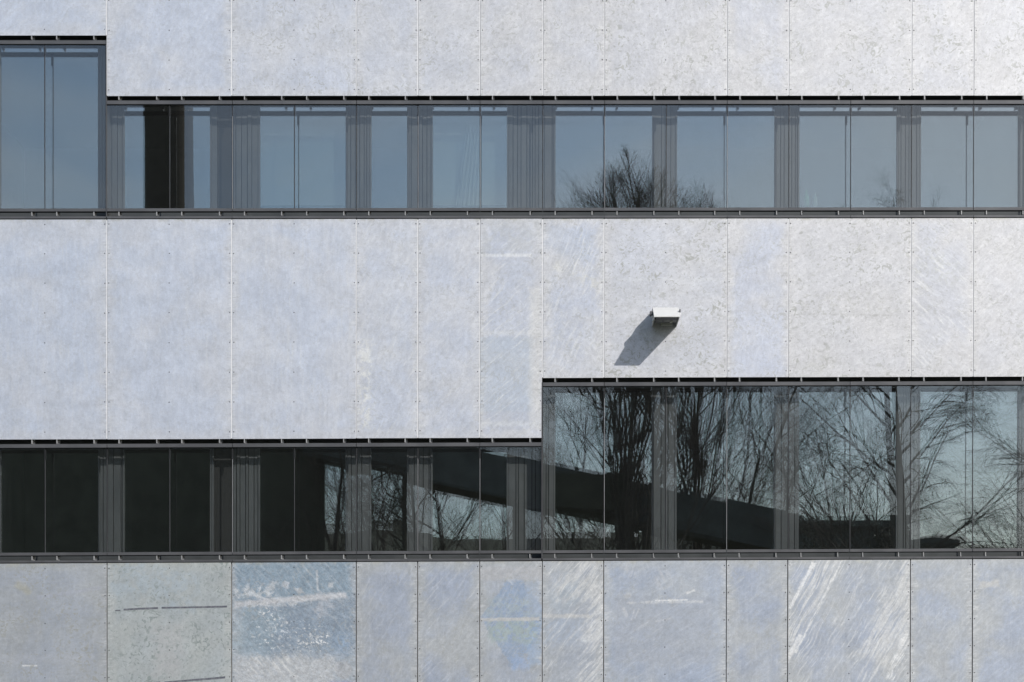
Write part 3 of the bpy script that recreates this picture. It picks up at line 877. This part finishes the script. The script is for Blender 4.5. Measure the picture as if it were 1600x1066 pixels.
def tree(base, height, seed, label, style='broad', trunk_r=0.22, group='bare trees across the lawn', dens=1.0, pct=None):
    rr = random.Random(seed)
    root = empty('bare_tree', base, label, 'tree', group)
    big, fine = MB(), MB()
    def rot(d, ang, az):
        a = d.cross(Vector((0, 0, 1)))
        if a.length < 1e-3: a = Vector((1, 0, 0))
        a.normalize()
        return (Matrix.Rotation(az, 3, d) @ (Matrix.Rotation(ang, 3, a) @ d)).normalized()
    up = style == 'upright'; ar = style == 'arching'
    def grow(p, d, L, r, lev):
        n = (9, 8, 6, 4, 3)[lev]
        pts, rads = [p.copy()], [r]
        step = L / n
        for k in range(n):
            t = (k + 1) / n
            wob = ((0.03, 0.10, 0.17, 0.22, 0.25) if ar else (0.06, 0.17, 0.22, 0.25, 0.28))[lev]
            d = d + Vector((rr.uniform(-wob, wob), rr.uniform(-wob, wob), rr.uniform(-wob, wob)))
            if up: d += Vector((0, 0, 0.10 if lev else 0.02))
            elif ar:
                if lev == 1: d += Vector((0, 0, 0.07 - 0.13 * t))
                elif lev == 2: d += Vector((0, 0, -0.04))
                elif lev > 2: d += Vector((0, 0, -0.14))
            else:
                d += Vector((0, 0, 0.05))
            d.normalize()
            q_ = p + d * step
            if up and lev and q_.z > height * (1.0 - 0.040 * ((q_.x - base[0]) / 1.9) ** 2 - 0.06 * ((q_.y - base[1]) / 1.9) ** 2) - rr.uniform(0, 1.1):
                if k > 0: break                        # the crown keeps a rounded outline
            p = q_
            pts.append(p.copy()); rads.append(max(r * (1 - 0.88 * t), 0.0028 if up else 0.003))
        (big if lev < 2 else fine).tube(pts, rads, (8, 5, 3, 3, 3)[lev], cap=lev < 1)
        if lev >= 4: return
        if up and lev and pts[-1].z > height * 0.95 and rr.random() < 0.2: return
        nc = int((26 if ar else 20 if up else 18, 13 if ar else 11 if up else 10, 7 if up else 8, 4 if up else 5)[lev] * dens)
        t0 = (0.16, 0.12, 0.12, 0.1)[lev]
        for c in range(nc):
            t = t0 + (1 - t0) * (c + rr.random()) / nc
            m_ = len(pts) - 1
            if m_ < 1: return
            f = t * m_; i = min(int(f), m_ - 1); q = pts[i].lerp(pts[i + 1], f - i)
            dd = (pts[i + 1] - pts[i]).normalized()
            if lev == 0:
                if up: ang = rr.uniform(0.22, 0.58); LL = L * (0.60 * (1 - t) + 0.33)
                elif ar: ang = rr.uniform(0.65, 1.15); LL = L * (0.46 * (1 - t) + 0.16)
                else: ang = rr.uniform(0.55, 1.05); LL = L * (0.48 * (1 - t) + 0.20)
            else:
                ang = rr.uniform(0.25, 0.7) if ar else rr.uniform(0.35, 0.85)
                LL = L * rr.uniform(0.28, 0.52) * (1.15 - 0.5 * t)
            rc = min(rads[i] * 0.5, 0.0085 * LL + 0.001)
            grow(q, rot(dd, ang, rr.uniform(0, 6.283)), LL * rr.uniform(0.8, 1.15), max(rc, 0.0026), lev + 1)
    grow(Vector(base), Vector((rr.uniform(-.03, .03), 0, 1)).normalized(), height * (0.90 if up else 1), trunk_r, 0)
    zs = sorted(p.z for p in fine.v)
    zm = zs[-1] if pct is None else zs[int(len(zs) * pct)]
    k = 1.0 if up else height / zm                                   # bring the topmost twig to the wanted height
    for mb in (big, fine):
        mb.v = [Vector((base[0] + (p.x - base[0]) * k, base[1] + (p.y - base[1]) * k, p.z * k)) for p in mb.v]
    big.build('trunk', bark, root, origin=Vector(base), smooth=True)
    fine.build('crown', twig, root, origin=Vector(base))
    return root

def base_at(u, T):
    p = E(u, 1000, T); return (p.x, p.y, 0.0)
def h_at(v, T): return E(0, v, T).z
TREES = [
    (985, 30, 226, 11, 'upright', 0.26, 'tallest upright bare tree, its tip mirrored in the upper windows'),
    (1095, 33, 268, 12, 'upright', 0.20, 'shorter upright bare tree mirrored just right of the tallest one'),
    (1416, 27, 322, 13, 'arching', 0.24, 'bare tree with long arching limbs mirrored in the lower right window'),
    (695, 38, 560, 14, 'broad', 0.22, 'bare spreading tree mirrored under the sloping footbridge'),
    (575, 42, 560, 15, 'broad', 0.20, 'bare tree mirrored beside the dark hall'),
    (1680, 31, 450, 16, 'arching', 0.22, 'bare tree at the far right edge of the lawn'),
    (890, 40, 500, 17, 'broad', 0.20, 'bare tree mirrored behind the upper end of the footbridge'),
    (1215, 44, 520, 18, 'broad', 0.22, 'bare tree mirrored left of the flat-roofed house'),
    (532, 30, 560, 22, 'broad', 0.20, 'bare tree mirrored against the right corner of the dark hall'),
    (640, 31, 570, 23, 'broad', 0.18, 'nearest bare tree mirrored under the upper end of the footbridge'),
    (790, 46, 580, 19, 'broad', 0.18, 'thin bare tree mirrored at the step between the lower windows'),
    (1030, 50, 450, 20, 'broad', 0.22, 'far bare tree mirrored behind the two upright ones'),
    (1330, 52, 545, 21, 'broad', 0.20, 'far bare tree mirrored above the flat-roofed house'),
]
for (u, T, vt, sd, st, tr, lab) in TREES:
    tree(base_at(u, T), h_at(vt, T), sd, lab, st, tr, pct={11: 0.960, 12: 0.985, 13: 0.990}.get(sd))

# dark hall with its chimney and the sloping covered bridge
dm1 = simple('dark_hall_cladding', (0.095, 0.095, 0.070), 0.9, 0, 0.2, 2, spec=0.2)
dm4 = simple('dark_render', (0.15, 0.16, 0.15), 0.9, 0, 0.2, 2, spec=0.2)
dm2 = simple('dark_bridge_cladding', (0.125, 0.132, 0.125), 0.9, 0, 0.2, 2, spec=0.2)
dm3 = simple('sooty_brick', (0.060, 0.052, 0.042), 0.9, 0, 0.25, 4, spec=0.2)
T0 = 32
pl, pr_ = E(-330, 620, T0), E(516, 620, T0)
hall = empty('dark_hall', ((pl.x + pr_.x) / 2, -T0, 0), 'dark windowless hall mirrored in the left half of the lower windows', 'building')
kk = (DIST + T0 + 4) / (DIST + T0)
def plan(a, c, d, z0, z1, grow=0.0):
    q = [Vector((a - grow, -T0 + grow, 0)), Vector((c + grow, -T0 + grow, 0)), Vector((XC + (c - XC) * kk - 0.1, -T0 - d, 0)), Vector((XC + (a - XC) * kk, -T0 - d, 0))]
    mb = MB(); mb.v = [Vector((p.x, p.y, z0)) for p in q] + [Vector((p.x, p.y, z1)) for p in q]
    mb.f = [(0, 1, 2, 3), (7, 6, 5, 4), (1, 0, 4, 5), (2, 1, 5, 6), (3, 2, 6, 7), (0, 3, 7, 4)]
    return mb
plan(pl.x, pr_.x, 4, 0, pl.z).build('wall', dm1, hall)
plan(pl.x, pr_.x, 4.2, pl.z + .004, pl.z + .35, 0.2).build('roof', dm2, hall)
c0, c1 = E(217, 60, T0 + 14), E(291, 60, T0 + 14)
ch = empty('chimney_stack', ((c0.x + c1.x) / 2, c0.y, 0), 'tall dark chimney mirrored as a dark stripe in the upper left windows', 'chimney')
rch = (c1.x - c0.x) / 2
MB().lathe([(rch * 1.05, 0), (rch, 2), (rch, c0.z), (rch * 1.12, c0.z + .05), (rch * 1.12, c0.z + .6)], ((c0.x + c1.x) / 2, c0.y, 0), 28).build('shaft', dm3, ch, smooth=False)
MB().lathe([(rch * .8, c0.z + .605), (rch * .8, c0.z + 1.1)], ((c0.x + c1.x) / 2, c0.y, 0), 20).build('flue', dm2, ch)
Tb = 30
ba, bb, bc, bd_ = E(480, 706, Tb), E(1250, 868, Tb), E(1250, 804, Tb), E(480, 640, Tb)
br = empty('footbridge', ((ba.x + bb.x) / 2, -Tb, 0), 'dark covered footbridge sloping down to the right, mirrored across the lower windows', 'bridge')
MB().prism([(ba.x, ba.z), (bb.x, bb.z), (bc.x, bc.z), (bd_.x, bd_.z)], -Tb - 2.2, -Tb).build('deck', dm2, br)
d0, d1, d2, d3 = E(800, 738, Tb), E(985, 742, Tb), E(985, 802, Tb), E(800, 790, Tb)
MB().prism([(d3.x, d3.z), (d2.x, d2.z), (d1.x, d1.z), (d0.x, d0.z)], -Tb + .004, -Tb + .5).build('landing', dm1, br)
for u, v in ((620, 736), (800, 774), (1010, 818), (1200, 858)):
    p = E(u, v, Tb + 1)
    MB().wbox(p.x - .18, p.x + .18, p.y - .18, p.y + .18, 0, p.z + .1).build('pier', dm1, br)

# low house on the right and wooded rise behind
q0, q1 = E(1236, 806, 60), E(1404, 806, 60)
hs = empty('flat_roofed_house', ((q0.x + q1.x) / 2, -60, 0), 'low flat-roofed dark house mirrored at the foot of the arching tree', 'house')
MB().wbox(q0.x, q1.x, -70, -60, 0, q0.z - .3).build('wall', dm4, hs)
MB().wbox(q0.x - .4, q1.x + .4, -70.4, -59.6, q0.z - .296, q0.z).build('roof', dm2, hs)
for k in range(3):
    x = q0.x + (q1.x - q0.x) * (k + .5) / 3
    w_ = MB().wbox(x - .6, x + .6, -59.999, -59.95, 2.5, 4.2).build('window', dm2, hs)
q0, q1 = E(1444, 852, 75), E(1500, 852, 75)
hs = empty('small_shed', ((q0.x + q1.x) / 2, -75, 0), 'small dark shed mirrored low in the right window', 'shed')
MB().wbox(q0.x, q1.x, -81, -75, 0, q0.z).build('wall', dm4, hs)
MB().prism([(q0.x - .4, q0.z + .004), (q1.x + .4, q0.z + .004), (q1.x + .4, q0.z + .3), ((q0.x + q1.x) / 2, q0.z + .45), (q0.x - .4, q0.z + .3)], -81.4, -74.6).build('roof', dm2, hs)

lf = simple('dark_evergreen_leaf', (0.045, 0.055, 0.035), 0.7, 0, 0.35, 5)
def shrub(u, v, T, rx, seed, label):
    rr = random.Random(seed)
    p = E(u, v, T); h = p.z
    root = empty('evergreen_shrub', (p.x, p.y, 0), label, 'shrub', 'evergreen shrubs before the house')
    MB().tube([Vector((p.x, p.y, 0)), Vector((p.x + .1, p.y, h * .5)), Vector((p.x, p.y, h * .85))], [.12, .08, .03], 7).build('stem', bark, root, origin=Vector((p.x, p.y, 0)))
    lb = MB()
    lobes = [(rr.uniform(-.55, .55) * rx, rr.uniform(-.5, .5) * rx, h * rr.uniform(.3, .78), rr.uniform(.35, .6) * rx) for _ in range(9)] + [(0, 0, h - .45 * rx, .45 * rx)]
    for _ in range(5200):
        lx, ly, lz, lr = rr.choice(lobes)
        d = Vector((rr.gauss(0, 1), rr.gauss(0, 1), rr.gauss(0, 1))).normalized() * lr * rr.uniform(.55, 1.06)
        c = Vector((p.x + lx, p.y + ly, max(.1, lz))) + d
        if c.z < .05: continue
        a = Vector((rr.gauss(0, 1), rr.gauss(0, 1), rr.gauss(0, 1))).normalized() * .11
        e = a.cross(Vector((rr.gauss(0, 1), rr.gauss(0, 1), rr.gauss(0, 1)))).normalized() * .05
        k = len(lb.v); lb.v += [c - a, c + e, c + a, c - e]; lb.f.append((k, k + 1, k + 2, k + 3))
    lb.build('foliage', lf, root, origin=Vector((p.x, p.y, 0)))
shrub(1112, 788, 46, 3.0, 31, 'broad dark evergreen shrub mirrored behind the lower end of the footbridge')
shrub(1188, 796, 44, 2.2, 32, 'dark evergreen shrub mirrored at the foot of the footbridge')
shrub(1268, 800, 48, 2.4, 33, 'dark evergreen shrub mirrored at the left end of the flat-roofed house')
shrub(1392, 812, 42, 1.6, 34, 'small evergreen shrub mirrored at the right end of the flat-roofed house')

hm = simple('hill_wood', (0.09, 0.095, 0.075), 1.0, 0, 0.4, 0.05, spec=0.1)
hb_ = MB(); r2 = random.Random(3); NX = 90
prof = []
for k in range(NX + 1):
    u = -900 + 3600 * k / NX
    v = 838 - 26 * math.exp(-((u - 1190) / 130) ** 2) + 20 * math.exp(-((u - 1560) / 120) ** 2) - 20 * math.exp(-((u - 300) / 400) ** 2) + r2.uniform(-3, 3)
    prof.append(E(u, v, 260))
for k, p in enumerate(prof):
    hb_.v += [Vector((p.x, -170, -0.3)), Vector((p.x, -215, p.z * .62)), p, Vector((p.x, -420, -0.3))]
for k in range(NX):
    for j in range(3):
        a = k * 4 + j
        hb_.f.append((a, a + 4, a + 5, a + 1))
ho = hb_.build('hill', hm, smooth=True)
tag(ho, 'low wooded hill far across the lawn', 'hill', kind='structure')
